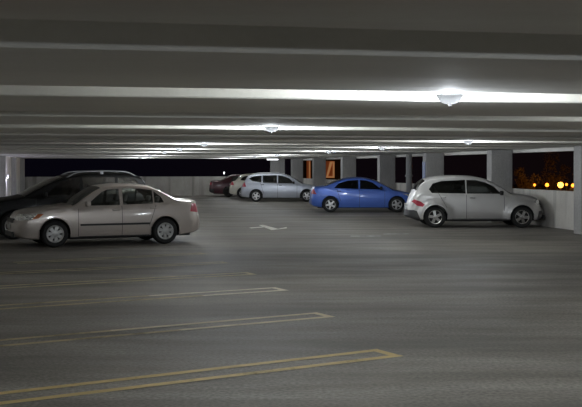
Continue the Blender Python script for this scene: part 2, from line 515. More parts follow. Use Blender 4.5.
    # ---- interior
    def seat(x, y, w, zs, tall):
        b = bmesh.new()
        box(b, x - .25, x + .25, y - w, y + w, zs - .16, zs, 0, None, .05)
        rot = Matrix.Translation((x - .24, y, zs - .05)) @ Matrix.Rotation(math.radians(-18), 4, 'Y')
        box(b, -.06, .06, -w, w, 0, tall, 0, rot, .05)
        if w < .4: box(b, -.045, .045, -.13, .13, tall + .03, tall + .2, 0, rot, .035)
        else:
            for yy in (-.35, .35): box(b, -.04, .04, yy - .12, yy + .12, tall + .02, tall + .15, 0, rot, .03)
        return b
    zs = S.get('seatz', .5); sf, sr = S['seats']
    tl = S.get('tall', .56)
    for sg in (1, -1): obj('front_seat', seat(X(sf), sg * .36, .24, zs, tl), M['seat'], root, 40)
    obj('rear_seat', seat(X(sr), 0, .6, zs + .03, tl - .04), M['seat'], root, 40)
    b = bmesh.new(); sd = S['ws'][0] + .28
    box(b, X(sd) - .12, X(sd) + .25, -.66, .66, belt(sd) - .22, belt(sd) - .04, 0, None, .05); obj('dashboard', b, M['plastic'], root, 40)
    b = bmesh.new(); tube(b, [(.19 * math.cos(a), .19 * math.sin(a), 0) for a in [2 * PI * k / 20 for k in range(20)]], .014, 6, 0, True)
    box(b, -.18, .18, -.02, .02, -.008, .008); lathe(b, [(.05, -.01), (.05, .01), (.001, .012)], 12)
    bmesh.ops.transform(b, matrix=Matrix.Translation((X(sd) - .24, .36, belt(sd) - .04)) @ Matrix.Rotation(math.radians(-66), 4, 'Y'), verts=b.verts)
    obj('steering_wheel', b, M['plastic'], root, 40)
    return root

NOSE = [(.15, .05), (.3, 0.), (.5, 0.), (.6, .04), (.75, .16), (1.0, .3)]
TAIL = [(.2, .08), (.35, .01), (.5, 0.), (.62, .02), (.75, .05), (1.0, .09), (1.2, .1)]
def quad(*p): return list(p)
def seam(s, z0, z1, w=.012, lean=0.): return [(s - w / 2, z0), (s + w / 2, z0), (s + w / 2 + lean, z1), (s - w / 2 + lean, z1)]
def hseam(s0, s1, z, w=.012): return [(s0, z - w / 2), (s1, z - w / 2), (s1, z + w / 2), (s0, z + w / 2)]

COROLLA = dict(
    L=4.50, r=.308, wheels=(.89, 3.49), paint=P_BEIGE, rim=(7, .030, .046), rimmat=M['hubcap'], lipr=.80,
    top=[(0, .61), (.03, .71), (.10, .775), (.25, .825), (.6, .885), (1.0, .935), (1.28, .97), (1.62, 1.185), (1.95, 1.365), (2.15, 1.41), (2.6, 1.44), (3.05, 1.41),
         (3.25, 1.365), (3.55, 1.23), (3.85, 1.085), (3.98, 1.06), (4.25, 1.05), (4.4, 1.03), (4.46, .96), (4.5, .86)],
    bot=[(0, .33), (.05, .25), (.3, .19), (.9, .17), (3.6, .17), (4.1, .22), (4.42, .29), (4.5, .38)],
    belt=[(0, .54), (.1, .69), (.3, .755), (.9, .845), (1.3, .88), (2.4, .91), (3.5, .95), (4.2, .96), (4.4, .90), (4.5, .72)],
    wid=[(0, .66), (.03, .73), (.10, .785), (.30, .83), (.9, .845), (2.2, .85), (3.5, .845), (4.05, .82), (4.34, .77), (4.45, .70), (4.5, .60)],
    crown=[(0, .05), (.4, .07), (1.2, .075), (1.6, .11), (2.0, .10), (3.1, .10), (3.5, .11), (3.95, .08), (4.5, .07)],
    ws=(1.30, 1.98), bl=(3.22, 3.84), nose=[(.15, .05), (.3, 0.), (.5, 0.), (.6, .025), (.75, .08), (1.0, .2)], tail=TAIL,
    cuts=[(8, [(.99, .15), (3.39, .15), (3.39, .225), (.99, .225)], .5),
          (3, [(1.60, .935), (2.40, .94), (2.40, 1.315), (2.12, 1.295), (1.98, 1.235)], .3), (4, [(2.48, .945), (3.20, .965), (3.20, 1.275), (2.9, 1.315), (2.48, 1.32)], .3),
          (5, [(3.235, .97), (3.47, .985), (3.40, 1.12), (3.235, 1.25)], .3),
          (6, [(-.1, .60), (.36, .64), (.50, .76), (.36, .775), (-.1, .75)], .30), (11, [(.365, .64), (.52, .665), (.64, .765), (.505, .765)], .4),
          (7, [(4.12, .76), (4.6, .70), (4.6, .93), (4.16, .955)], .40),
          (9, seam(1.42, .24, .86), .5), (9, seam(2.44, .22, .92), .5), (9, [(3.26, .93), (3.272, .93), (3.10, .45), (3.088, .45)], .5),
          (9, hseam(1.42, 3.10, .232), .5)],
    mould=[(1.46, 3.10, .50, .026)], handles=[(2.30, .83), (3.20, .86)], mirror=(1.63, .93), grille=(.56, .66, .34), seats=(2.18, 3.0), rplate=.78)

CIVIC = dict(
    L=4.49, r=.315, wheels=(.93, 3.63), paint=P_BLUE, rim=(5, .042, .030), arch=.362,
    top=[(0, .55), (.03, .64), (.12, .72), (.3, .78), (.7, .86), (1.02, .925), (1.4, 1.13), (1.8, 1.315), (2.05, 1.385), (2.5, 1.43), (2.95, 1.40), (3.25, 1.335),
         (3.6, 1.20), (3.92, 1.085), (4.1, 1.06), (4.32, 1.05), (4.40, 1.0), (4.46, .92), (4.49, .82)],
    bot=[(0, .32), (.05, .24), (.3, .18), (.9, .16), (3.6, .16), (4.1, .2), (4.42, .26), (4.49, .36)],
    belt=[(0, .48), (.1, .62), (.3, .70), (.9, .82), (1.3, .87), (2.4, .92), (3.5, .965), (4.2, .965), (4.4, .9), (4.49, .7)],
    wid=[(0, .56), (.04, .67), (.14, .765), (.35, .84), (.9, .872), (2.2, .875), (3.5, .87), (4.05, .845), (4.34, .79), (4.44, .72), (4.49, .62)],
    crown=[(0, .05), (.4, .075), (1.0, .08), (1.5, .11), (2.0, .10), (3.0, .10), (3.5, .11), (3.95, .08), (4.49, .07)],
    ws=(1.05, 2.0), bl=(3.15, 3.9), nose=NOSE, tail=TAIL, glass=M['tint'], fglass=M['tint'],
    cuts=[(8, [(1.03, .14), (3.53, .14), (3.53, .20), (1.03, .20)], .5),
          (3, [(1.55, .93), (2.42, .95), (2.42, 1.305), (2.15, 1.29), (1.9, 1.20)], .3), (4, [(2.49, .95), (3.48, .985), (3.30, 1.17), (2.9, 1.29), (2.49, 1.31)], .3),
          (6, [(-.1, .57), (.42, .64), (.72, .755), (.4, .735), (-.1, .69)], .40),
          (7, [(4.20, .74), (4.6, .74), (4.6, .95), (4.30, .955)], .36),
          (9, seam(1.42, .22, .87), .5), (9, seam(2.455, .2, .93), .5), (9, [(3.36, .95), (3.372, .95), (3.22, .45), (3.208, .45)], .5)],
    handles=[(2.32, .83), (3.28, .86)], mirror=(1.58, .93), grille=(.57, .65, .4), seats=(2.2, 3.1), rplate=.80)

WAGON = dict(
    L=4.475, r=.32, wheels=(.90, 3.60), paint=P_WAGON, rim=(5, .045, .035),
    top=[(0, .58), (.03, .67), (.12, .75), (.3, .82), (.7, .91), (1.1, .985), (1.45, 1.2), (1.8, 1.395), (2.05, 1.475), (2.5, 1.52), (3.2, 1.51), (3.8, 1.47), (4.02, 1.42),
         (4.2, 1.22), (4.33, 1.04), (4.42, .94), (4.455, .84), (4.475, .72)],
    bot=[(0, .33), (.05, .25), (.3, .19), (.9, .17), (3.6, .17), (4.1, .22), (4.40, .28), (4.475, .36)],
    belt=[(0, .5), (.1, .64), (.3, .73), (.9, .86), (1.3, .92), (2.4, .95), (3.5, 1.0), (4.2, 1.03), (4.35, .9), (4.475, .62)],
    wid=[(0, .56), (.04, .67), (.14, .765), (.35, .845), (.9, .88), (2.2, .882), (3.5, .88), (4.05, .855), (4.3, .80), (4.42, .74), (4.475, .64)],
    crown=[(0, .05), (.4, .075), (1.0, .08), (1.5, .11), (2.0, .10), (3.8, .10), (4.1, .09), (4.475, .07)],
    ws=(1.13, 1.98), bl=(4.04, 4.30), nose=NOSE, tail=TAIL, tumble=.30, glass=M['midtint'],
    cuts=[(8, [(1.0, .14), (3.50, .14), (3.50, .22), (1.0, .22)], .5),
          (3, [(1.55, .98), (2.42, .985), (2.42, 1.40), (2.2, 1.385), (1.85, 1.26)], .3), (4, [(2.49, .99), (3.24, 1.02), (3.24, 1.40), (2.49, 1.41)], .3),
          (5, [(3.31, 1.03), (3.80, 1.10), (3.98, 1.24), (3.80, 1.35), (3.31, 1.395)], .3),
          (6, [(-.1, .60), (.42, .67), (.70, .79), (.4, .775), (-.1, .72)], .40),
          (7, [(4.12, .80), (4.6, .78), (4.6, 1.03), (4.22, 1.06)], .45),
          (9, seam(1.42, .23, .9), .5), (9, seam(2.455, .21, .96), .5), (9, [(3.36, 1.0), (3.372, 1.0), (3.20, .45), (3.188, .45)], .5)],
    rail=(2.15, 3.85), handles=[(2.30, .88), (3.25, .91)], mirror=(1.60, .97), grille=(.58, .68, .36), seats=(2.2, 3.05), rplate=.82, seatz=.55)

CRUISER = dict(
    L=4.26, r=.322, wheels=(.79, 3.406), paint=P_SILVER, rim=(5, .040, .045), rimmat=M['chrome'], flare=.075, zm=.5,
    top=[(0, .60), (.03, .72), (.08, .84), (.2, .91), (.6, .98), (.9, 1.025), (1.06, 1.055), (1.35, 1.235), (1.65, 1.405), (1.88, 1.49), (2.3, 1.565), (2.8, 1.58), (3.35, 1.545), (3.64, 1.48),
         (3.85, 1.34), (4.0, 1.12), (4.08, .99), (4.16, .84), (4.22, .70), (4.26, .60)],
    bot=[(0, .34), (.05, .26), (.3, .21), (.9, .19), (3.5, .19), (3.9, .24), (4.2, .30), (4.26, .36)],
    belt=[(0, .5), (.06, .68), (.2, .79), (.9, .90), (1.3, .96), (2.4, .985), (3.4, 1.0), (3.8, 1.0), (4.0, .92), (4.15, .74), (4.26, .52)],
    wid=[(0, .42), (.04, .54), (.14, .66), (.35, .77), (.8, .825), (2.2, .83), (3.4, .825), (3.8, .80), (4.05, .75), (4.18, .70), (4.26, .60)],
    crown=[(0, .08), (.3, .14), (1.0, .13), (1.5, .12), (1.95, .11), (3.4, .11), (3.8, .12), (4.26, .07)],
    ws=(1.08, 1.80), bl=(3.70, 3.98), nose=[(.2, .05), (.35, 0.), (.5, 0.), (.58, .05), (.75, .09), (1.0, .16)], tail=[(.2, .05), (.35, 0.), (.55, 0.), (.62, .05), (.8, .06), (1.2, .06)],
    tumble=.30, glass=M['tint'], fglass=M['midtint'], bumper=M['greyplastic'],
    cuts=[(10, [(3.78, .10), (4.5, .10), (4.5, .53), (4.05, .53), (3.95, .50)], .0), (10, [(-.3, .1), (.36, .1), (.26, .50), (-.3, .53)], .0),
          (8, [(.90, .14), (3.3, .14), (3.3, .255), (.90, .255)], .5),
          (3, [(1.40, 1.02), (2.44, 1.03), (2.44, 1.435), (2.15, 1.43), (1.88, 1.365), (1.62, 1.245)], .3), (4, [(2.48, 1.03), (3.50, 1.045), (3.58, 1.16), (3.46, 1.33), (3.2, 1.405), (2.48, 1.44)], .3),
          (6, [(-.1, .66), (.30, .68), (.40, .78), (.26, .85), (-.1, .84)], .40),
          (7, [(3.72, .70), (3.78, .63), (3.94, .66), (4.10, .79), (4.02, .85), (3.84, .79)], .40),
          (9, seam(1.32, .5, .93), .5), (9, seam(2.46, .25, 1.0), .5), (9, [(3.30, 1.05), (3.312, 1.05), (3.06, .6), (3.048, .6)], .5), (9, hseam(1.25, 2.9, .268), .5)],
    handles=[(2.28, .90), (3.16, .92)], handlemat=M['chrome'], mirror=(1.42, 1.0), grille=(.58, .80, .16), seats=(2.15, 2.95), rplate=.66, seatz=.60, tall=.60)

VAN = dict(
    L=4.75, r=.345, wheels=(.95, 3.72), paint=P_BLACK, rim=(5, .045, .05),
    top=[(0, .66), (.03, .78), (.12, .88), (.3, .95), (.7, 1.03), (1.15, 1.10), (1.6, 1.33), (2.05, 1.53), (2.35, 1.62), (2.8, 1.68), (3.4, 1.695), (4.0, 1.66), (4.28, 1.58),
         (4.48, 1.33), (4.60, 1.10), (4.68, .98), (4.73, .85), (4.75, .70)],
    bot=[(0, .38), (.05, .30), (.3, .24), (.9, .21), (3.7, .21), (4.3, .26), (4.68, .33), (4.75, .40)],
    belt=[(0, .56), (.1, .74), (.3, .84), (.9, .97), (1.3, 1.02), (2.4, 1.06), (3.6, 1.09), (4.4, 1.09), (4.6, .95), (4.75, .62)],
    wid=[(0, .60), (.04, .70), (.14, .79), (.35, .87), (.9, .905), (2.2, .91), (3.7, .905), (4.3, .88), (4.55, .83), (4.7, .76), (4.75, .66)],
    crown=[(0, .05), (.4, .09), (1.0, .09), (1.6, .12), (2.3, .11), (4.0, .11), (4.4, .10), (4.75, .07)],
    ws=(1.20, 2.22), bl=(4.30, 4.57), nose=[(.2, .05), (.4, 0.), (.58, 0.), (.7, .05), (.9, .14), (1.1, .22)], tail=TAIL, tumble=.30, glass=M['tint'], fglass=M['tint'],
    cuts=[(8, [(1.05, .14), (3.62, .14), (3.62, .30), (1.05, .30)], .5),
          (3, [(1.72, 1.08), (2.62, 1.10), (2.62, 1.54), (2.4, 1.525), (2.1, 1.41)], .3), (4, [(2.70, 1.10), (3.55, 1.12), (3.55, 1.56), (2.70, 1.55)], .3),
          (5, [(3.63, 1.125), (4.25, 1.15), (4.22, 1.36), (4.08, 1.51), (3.63, 1.56)], .3),
          (6, [(-.1, .70), (.35, .75), (.55, .86), (.35, .87), (-.1, .83)], .40),
          (7, [(4.48, .85), (4.9, .85), (4.9, 1.15), (4.52, 1.15)], .5),
          (9, seam(1.5, .3, 1.0), .5), (9, seam(2.66, .3, 1.08), .5), (9, seam(3.6, .7, 1.1), .5)],
    rail=(2.35, 4.1), handles=[(2.5, .98), (2.85, .99)], mirror=(1.72, 1.07), grille=(.66, .80, .4), seats=(2.4, 3.4), rplate=.9, seatz=.68, tall=.60, handlemat=M['plastic'])

def variant(src, **kw):
    d = dict(src); d.update(kw); return d
CREAMCAR = variant(WAGON, paint=P_CREAM, rim=(6, .03, .04), glass=M['midtint'], bl=(3.74, 4.14),
    top=[(0, .58), (.03, .67), (.12, .75), (.3, .82), (.7, .91), (1.1, .985), (1.45, 1.2), (1.8, 1.38), (2.05, 1.45), (2.5, 1.495), (3.1, 1.48), (3.5, 1.445), (3.72, 1.39),
         (3.95, 1.21), (4.16, 1.04), (4.36, .98), (4.42, .92), (4.455, .84), (4.475, .72)],
    cuts=[c for c in WAGON['cuts'] if c[0] not in (5, 3, 4)] + [(3, [(1.55, .98), (2.42, .985), (2.42, 1.375), (2.2, 1.36), (1.85, 1.24)], .3),
          (4, [(2.49, .99), (3.24, 1.02), (3.24, 1.36), (2.49, 1.38)], .3), (5, [(3.31, 1.03), (3.74, 1.09), (3.66, 1.24), (3.52, 1.31), (3.31, 1.35)], .3)]); CREAMCAR.pop('rail')
MAROONCAR = variant(COROLLA, wheels=(.80, 3.22), rimmat=M['dark'], paint=P_MAROON, rim=(6, .03, .03), glass=M['midtint'],
    top=[(0, .58), (.03, .66), (.10, .73), (.25, .79), (.6, .85), (1.0, .89), (1.28, .92), (1.62, 1.14), (1.95, 1.34), (2.15, 1.39), (2.6, 1.415), (3.0, 1.39),
         (3.2, 1.34), (3.45, 1.2), (3.7, 1.06), (3.85, 1.03), (4.25, 1.02), (4.42, 1.0), (4.47, .93), (4.5, .84)],
    bl=(3.1, 3.68),
    cuts=[(8, [(.99, .15), (3.39, .15), (3.39, .225), (.99, .225)], .5),
          (3, [(1.60, .93), (2.40, .94), (2.40, 1.285), (2.12, 1.265), (1.98, 1.195)], .3), (4, [(2.48, .945), (3.05, .965), (3.02, 1.22), (2.9, 1.265), (2.48, 1.28)], .3),
          (6, [(-.1, .585), (.40, .655), (.5, .72), (.40, .735), (-.1, .70)], .38),
          (7, [(4.28, .745), (4.6, .735), (4.6, .90), (4.28, .915)], .25),
          (10, [(4.1, .28), (4.7, .28), (4.7, .50), (4.1, .50)], .1),
          (9, seam(1.42, .24, .86), .5), (9, seam(2.44, .22, .92), .5)])
def place(mx, my, heading): return Vector((mx, my, 0)), math.radians(heading)

build_car('sedan', COROLLA, (-4.45, 23.92, 0), math.radians(205.2), 'beige four-door sedan with silver hubcaps and black side moulding, front of the left row', 'car', None)
build_car('minivan', VAN, (-6.0, 26.5, 0), math.radians(203), 'black minivan with roof rails parked just behind the beige sedan', 'car')
build_car('hatchback', CRUISER, (5.62, 30.95, 0), math.radians(0), 'silver-grey tall retro hatchback with bulging fenders beside the right parapet', 'car')
build_car('sedan', CIVIC, (2.985, 41.45, 0), math.radians(0), 'bright blue four-door sedan with five-spoke wheels', 'car')
build_car('station_wagon', WAGON, (-.50, 54.1, 0), math.radians(0), 'pale silver-blue station wagon with roof rails behind the blue sedan', 'car')
build_car('hatchback', CREAMCAR, (-1.46, 59.6, 0), math.radians(0), 'cream hatchback half hidden behind the silver-blue wagon', 'car')
build_car('sedan', MAROONCAR, (-2.92, 62.9, 0), math.radians(0), 'dark maroon sedan at the far end by the far parapet', 'car')

# ------------------------------------------------------------------ structure
U0, U1 = -4.50, 13.65          # inner faces of the long walls
V0, V1 = -9.0, 65.6
ZB, ZC = 2.40, 3.0             # underside of the tee stems, slab
bm = bmesh.new(); bbox(bm, U0 - .3, U1 + .35, V0 - .3, V1 + .3, -.3, 0)
struct(obj('floor', bm, M['floor']))
bm = bmesh.new(); bbox(bm, U0 - .3, U1 + .35, V0 - .3, V1 + .3, ZC, ZC + .2)
F0, DP, GAP = 8.55, 3.41, .88     # first lit face, pitch of the wide precast units, recess between two pairs
k = -5
while F0 + k * DP < V1:
    va = F0 + k * DP; w1 = (DP - GAP - .015) / 2
    for a0, dz in ((va, 0.), (va + w1 + .015, .012)):
        a1 = min(a0 + w1, V1 - .05); a0 = max(a0, V0 + .01)
        if a1 - a0 < .1: continue
        pair = []
        for u in (U0 - .3, U1 + .3):
            pair.append([bm.verts.new(P(u, a, z)) for a, z in ((a0 + .012, ZB + dz), (a1 - .012, ZB + dz), (a1, ZB + dz + .012), (a1, ZC), (a0, ZC), (a0, ZB + dz + .012))])
        A, B = pair
        for q in range(6): bm.faces.new((A[q], A[(q + 1) % 6], B[(q + 1) % 6], B[q]))
        bm.faces.new(A[::-1]); bm.faces.new(B)
    k += 1
bmesh.ops.recalc_face_normals(bm, faces=bm.faces[:])
struct(obj('ceiling', bm, M['ceil']))
# right side: parapet below, edge beam above
bm = bmesh.new(); bbox(bm, U1, U1 + .2, V0, V1 + .2, 0, 1.12)
struct(obj('wall_right', bm, M['wall']))
bm = bmesh.new(); bbox(bm, U1 + .02, U1 + .32, V0, V1 + .2, 2.30, 3.0)
struct(obj('trim_1', bm, M['ceil']))
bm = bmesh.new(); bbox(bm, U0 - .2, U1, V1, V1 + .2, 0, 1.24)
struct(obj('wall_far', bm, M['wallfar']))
bm = bmesh.new(); bbox(bm, U0, U1, V1 + .02, V1 + .32, 2.42, 3.0)
struct(obj('trim_2', bm, M['ceil']))
bm = bmesh.new(); bbox(bm, 11.62, 12.55, V1 - .06, V1 + .25, 1.24, 2.42)
struct(obj('trim_3', bm, M['column']))
bm = bmesh.new(); bbox(bm, U0 - .2, U0, V0, V1 + .2, 0, 3.0)
struct(obj('wall_left', bm, M['wall']))
bm = bmesh.new(); bbox(bm, U0 - .2, U1 + .2, V0 - .2, V0, 0, 3.0)
struct(obj('wall_near', bm, M['wall']))

# columns
where_r = ['nearest the camera, cut by the right picture edge', 'behind the front of the silver-grey retro hatchback', 'with a blue sign, behind the back of the retro hatchback',
           'rising behind the blue sedan windshield', 'rising behind the rear window of the blue sedan', 'between the blue sedan and the silver-blue wagon', 'at the far right corner, above the wagon windshield']
RV = [24.9, 31.1, 37.7, 44.2, 51.2, 58.2, 64.8]
def column(u0, u1, v0, v1, label, group):
    c = P((u0 + u1) / 2, (v0 + v1) / 2)
    bm = bmesh.new()
    box(bm, -(u1 - u0) / 2, (u1 - u0) / 2, -(v1 - v0) / 2, (v1 - v0) / 2, 0, ZB, 0, None, .02)
    o = obj('concrete_column', bm, M['column']); o.location = c; o.rotation_euler = (0, 0, TH)
    return tag(o, label, 'column', group)
for i, v in enumerate(RV):
    column(12.9, U1 + (.0), v, v + .4 if i else v + .45, 'square concrete column ' + where_r[i], 'columns along the right parapet')
LVS = [(44.2, 'at the left picture edge, nearest of the left columns'), (51.2, 'at the left edge, second of the left wall columns'),
       (58.2, 'third of the left wall columns, next to the far corner one'), (65.0, 'standing in the far left corner')]
for v, t in LVS:
    column(U0, -4.25, v, v + .45, 'pale concrete wall column ' + t, 'columns along the left wall')

# round downpipe column between two right columns
c = P(13.3, 41.1)
t = thing('drain_pipe', c, 0, 'round grey drain pipe with a collar, between two square columns above the blue hood', 'pipe')
bm = bmesh.new(); lathe(bm, [(.13, 0), (.13, 2.385)], 20, close=True); obj('pipe', bm, M['pipe'], t, 40)
bm = bmesh.new(); lathe(bm, [(.132, 1.42), (.165, 1.43), (.165, 1.50), (.132, 1.51)], 20); obj('collar', bm, M['pipe'], t, 40)
c = P(12.89, 37.9)
bm = bmesh.new(); box(bm, -.02, .0, -.15, .15, 1.35, 2.05)
o = obj('column_sign', bm, M['bluesign']); o.location = c; o.rotation_euler = (0, 0, TH)
tag(o, 'narrow blue sign plate on the column behind the retro hatchback', 'sign')

# ------------------------------------------------------------------ painted markings
STALL = math.radians(32)       # the stalls' direction against the picture plane
def stripe(pts, name, mat, label, group=None, second=None):
    bm = bmesh.new(); z = .004
    for poly in pts:
        f = bm.faces.new([bm.verts.new((x, y, z)) for x, y in poly])
        if second and poly in second[1]: f.material_index = 1
    o = obj(name, bm, [mat, second[0]] if second else mat); return tag(o, label, 'road marking', group)
def hairpin(px, py, width, length, mats, label, lw=.10, gap=None, ang=STALL, far=None, split=3):
    d = 1800. / (py - 168.); ex, ey = (px - 291) / 1000. * d, d
    dx, dy = -math.cos(ang), -math.sin(ang)      # from the tip back into the stalls
    nx, ny = -dy, dx
    def q(a, b): return (ex + dx * a + nx * b, ey + dy * a + ny * b)
    h = width / 2; out = []; old = []
    for sg in (1, -1):
        n = 8
        for k in range(n):
            a0, a1 = length * k / n, length * (k + 1) / n
            out.append([q(a0, sg * h), q(a1, sg * h), q(a1, sg * (h - lw)), q(a0, sg * (h - lw))])
            if k >= split - (1 if sg > 0 else 0): old.append(out[-1])
    out.append([q(0, -(h - lw)), q(0, h - lw), q(lw, h - lw), q(lw, -(h - lw))])
    return stripe(out, 'stall_line', mats, label, 'stall lines on the left', (far, old) if far else None)
hairpin(390, 352.8, .44, 5.4, M['yellow_fresh'], 'bright yellow double stall line nearest the camera', ang=math.radians(30.9))
hairpin(326, 314.8, .44, 5.4, M['yellow_pale'], 'pale yellow double stall line, second from the camera', ang=math.radians(30.3), far=M['yellow_mid'], split=4)
hairpin(282, 289, .44, 5.4, M['cream_worn'], 'cream worn double stall line, third from the camera', ang=math.radians(28.5), far=M['yellow_mid'], split=3)
hairpin(252, 273.5, .40, 5.2, M['yellow_worn'], 'faded yellow double stall line, fourth from the camera', ang=math.radians(28))
hairpin(226, 262.5, .36, 5.0, M['yellow_worn'], 'faintest double stall line, fifth from the camera', ang=math.radians(28))
hairpin(204, 253.5, .36, 4.0, M['yellow_worn'], 'worn double stall line beside the beige sedan')
# direction arrow in the aisle
def ground(px, py):
    d = 1800. / (py - 168.); return ((px - 291) / 1000. * d, d)
M['arrow'] = worn_paint('arrow paint', (.95, .92, .84), .16, .36)
stripe([[ground(*p) for p in q] for q in (((258.5, 225.2), (263, 224.9), (278, 228.9), (271.5, 230.2)), ((271.5, 230.2), (278, 228.9), (286.5, 227.2), (287, 228.4)),
       ((249, 227.6), (264, 226.6), (266, 227.3), (251, 228.5)))],
       'lane_arrow', M['arrow'], 'worn white arrowhead painted in the aisle, pointing at the camera')
for px, py, ln, lab in ((366, 236.2, .42, 'short worn white dash in the aisle below the blue sedan'), (396, 234, .35, 'faint worn white dash left of the retro hatchback')):
    x, y = ground(px, py)
    stripe([[(x - ln, y - .16), (x + ln, y - .10), (x + ln, y + .14), (x - ln, y + .08)]], 'lane_dash', M['white_worn'], lab)

# ------------------------------------------------------------------ ceiling lights
M['bowl'] = None
def bowl_mat():
    m, nt, b = new_mat('ribbed lamp bowl'); L = nt.links
    out = [n for n in nt.nodes if n.type == 'OUTPUT_MATERIAL'][0]
    b.inputs['Base Color'].default_value = (.004, .004, .004, 1); b.inputs['Specular IOR Level'].default_value = .05; b.inputs['Roughness'].default_value = .25
    t = nt.nodes.new('ShaderNodeBsdfTransparent'); t.inputs['Color'].default_value = (.95, .97, 1, 1)
    tc = nt.nodes.new('ShaderNodeTexCoord'); w = nt.nodes.new('ShaderNodeTexWave'); w.inputs['Scale'].default_value = 18
    L.new(tc.outputs['Object'], w.inputs['Vector'])
    mr = nt.nodes.new('ShaderNodeMapRange'); mr.inputs['To Min'].default_value = .82; mr.inputs['To Max'].default_value = .93
    L.new(w.outputs['Fac'], mr.inputs['Value'])
    mx = nt.nodes.new('ShaderNodeMixShader')
    L.new(mr.outputs[0], mx.inputs[0]); L.new(t.outputs[0], mx.inputs[1]); L.new(b.outputs[0], mx.inputs[2]); L.new(mx.outputs[0], out.inputs['Surface'])
    return m
M['bowl'] = bowl_mat()
M['bulb'] = emit('lamp bulb', (.92, .97, 1.0), 3.)
M['housing'] = simple('white lamp housing', (.75, .76, .76), .4)
LAMP_W = 1560.
def collar_mat():
    m, nt, b = new_mat('glowing glass collar'); nt.nodes.remove(b)
    out = [n for n in nt.nodes if n.type == 'OUTPUT_MATERIAL'][0]
    t = nt.nodes.new('ShaderNodeBsdfTransparent'); e = nt.nodes.new('ShaderNodeEmission'); a = nt.nodes.new('ShaderNodeAddShader')
    e.inputs['Color'].default_value = (.93, .98, 1., 1); e.inputs['Strength'].default_value = 2.
    nt.links.new(t.outputs[0], a.inputs[0]); nt.links.new(e.outputs[0], a.inputs[1]); nt.links.new(a.outputs[0], out.inputs['Surface'])
    return m
M['collar'] = collar_mat()
def batwing(power):
    """garage luminaire: throws most of its light sideways, little straight down"""
    ld = bpy.data.lights.new('lamp', 'POINT'); ld.energy = power; ld.color = (.92, .965, 1.0); ld.shadow_soft_size = .04
    ld.use_nodes = True; nt = ld.node_tree; L = nt.links
    em = [n for n in nt.nodes if n.type == 'EMISSION'][0]
    tc = nt.nodes.new('ShaderNodeTexCoord'); sp = nt.nodes.new('ShaderNodeSeparateXYZ'); L.new(tc.outputs['Normal'], sp.inputs[0])
    ab = nt.nodes.new('ShaderNodeMath'); ab.operation = 'ABSOLUTE'; L.new(sp.outputs['Z'], ab.inputs[0])
    cr = nt.nodes.new('ShaderNodeFloatCurve'); c = cr.mapping.curves[0]
    pts = [(0, 1.), (.12, 1.), (.22, .92), (.38, .75), (.5, .56), (.65, .36), (.8, .24), (1.0, .17)]
    c.points[0].location = pts[0]; c.points[1].location = pts[-1]
    for p in pts[1:-1]: c.points.new(*p)
    cr.mapping.update(); L.new(ab.outputs[0], cr.inputs['Value'])
    ay = nt.nodes.new('ShaderNodeMath'); ay.operation = 'ABSOLUTE'; L.new(sp.outputs['Y'], ay.inputs[0])
    my = nt.nodes.new('ShaderNodeMapRange'); my.inputs['From Min'].default_value = .08; my.inputs['From Max'].default_value = .85
    my.inputs['To Min'].default_value = 1.; my.inputs['To Max'].default_value = .6; L.new(ay.outputs[0], my.inputs['Value'])
    ml = nt.nodes.new('ShaderNodeMath'); ml.operation = 'MULTIPLY'; L.new(cr.outputs[0], ml.inputs[0]); L.new(my.outputs[0], ml.inputs[1])
    mu = nt.nodes.new('ShaderNodeMapRange'); mu.inputs['From Min'].default_value = .34; mu.inputs['From Max'].default_value = .46
    mu.inputs['To Min'].default_value = 1.; mu.inputs['To Max'].default_value = .10; L.new(sp.outputs['Z'], mu.inputs['Value'])
    m2 = nt.nodes.new('ShaderNodeMath'); m2.operation = 'MULTIPLY'; L.new(ml.outputs[0], m2.inputs[0]); L.new(mu.outputs[0], m2.inputs[1])
    L.new(m2.outputs[0], em.inputs['Strength'])
    return ld
def ceiling_light(u, v, label, power=1., bulb=True):
    t = thing('ceiling_light', P(u, v, ZB), TH, label, 'light', 'lamps hung between the ceiling ribs')
    bm = bmesh.new()
    lathe(bm, [(.05, .60), (.05, .30), (.10, .26), (.105, .12), (.10, .12)], 24); obj('housing', bm, M['housing'], t, 40)
    bm = bmesh.new(); lathe(bm, [(.103, .12), (.112, .06), (.118, .035), (.114, .03)], 28); obj('glass_collar', bm, M['collar'], t, 40)
    bm = bmesh.new(); lathe(bm, [(.114, .03), (.118, .022), (.112, .008), (.098, -.016), (.072, -.040), (.040, -.054), (.001, -.060)], 28); obj('bowl', bm, M['bowl'], t, 40)
    bm = bmesh.new(); lathe(bm, [(.001, -.078), (.016, -.074), (.016, -.055), (.001, -.054)], 12); obj('finial', bm, M['greyplastic'], t, 40)
    bm = bmesh.new(); lathe(bm, [(.001, .055), (.02, .06), (.03, .10), (.022, .16), (.02, .262)], 16); obj('bulb', bm, M['bulb'], t, 60)
    lo = bpy.data.objects.new('lamp', batwing(LAMP_W * power)); COL.objects.link(lo); lo.parent = t; lo.location = (0, 0, -.02)
    return t
HF = .46
def face(k): return F0 + k * DP - HF
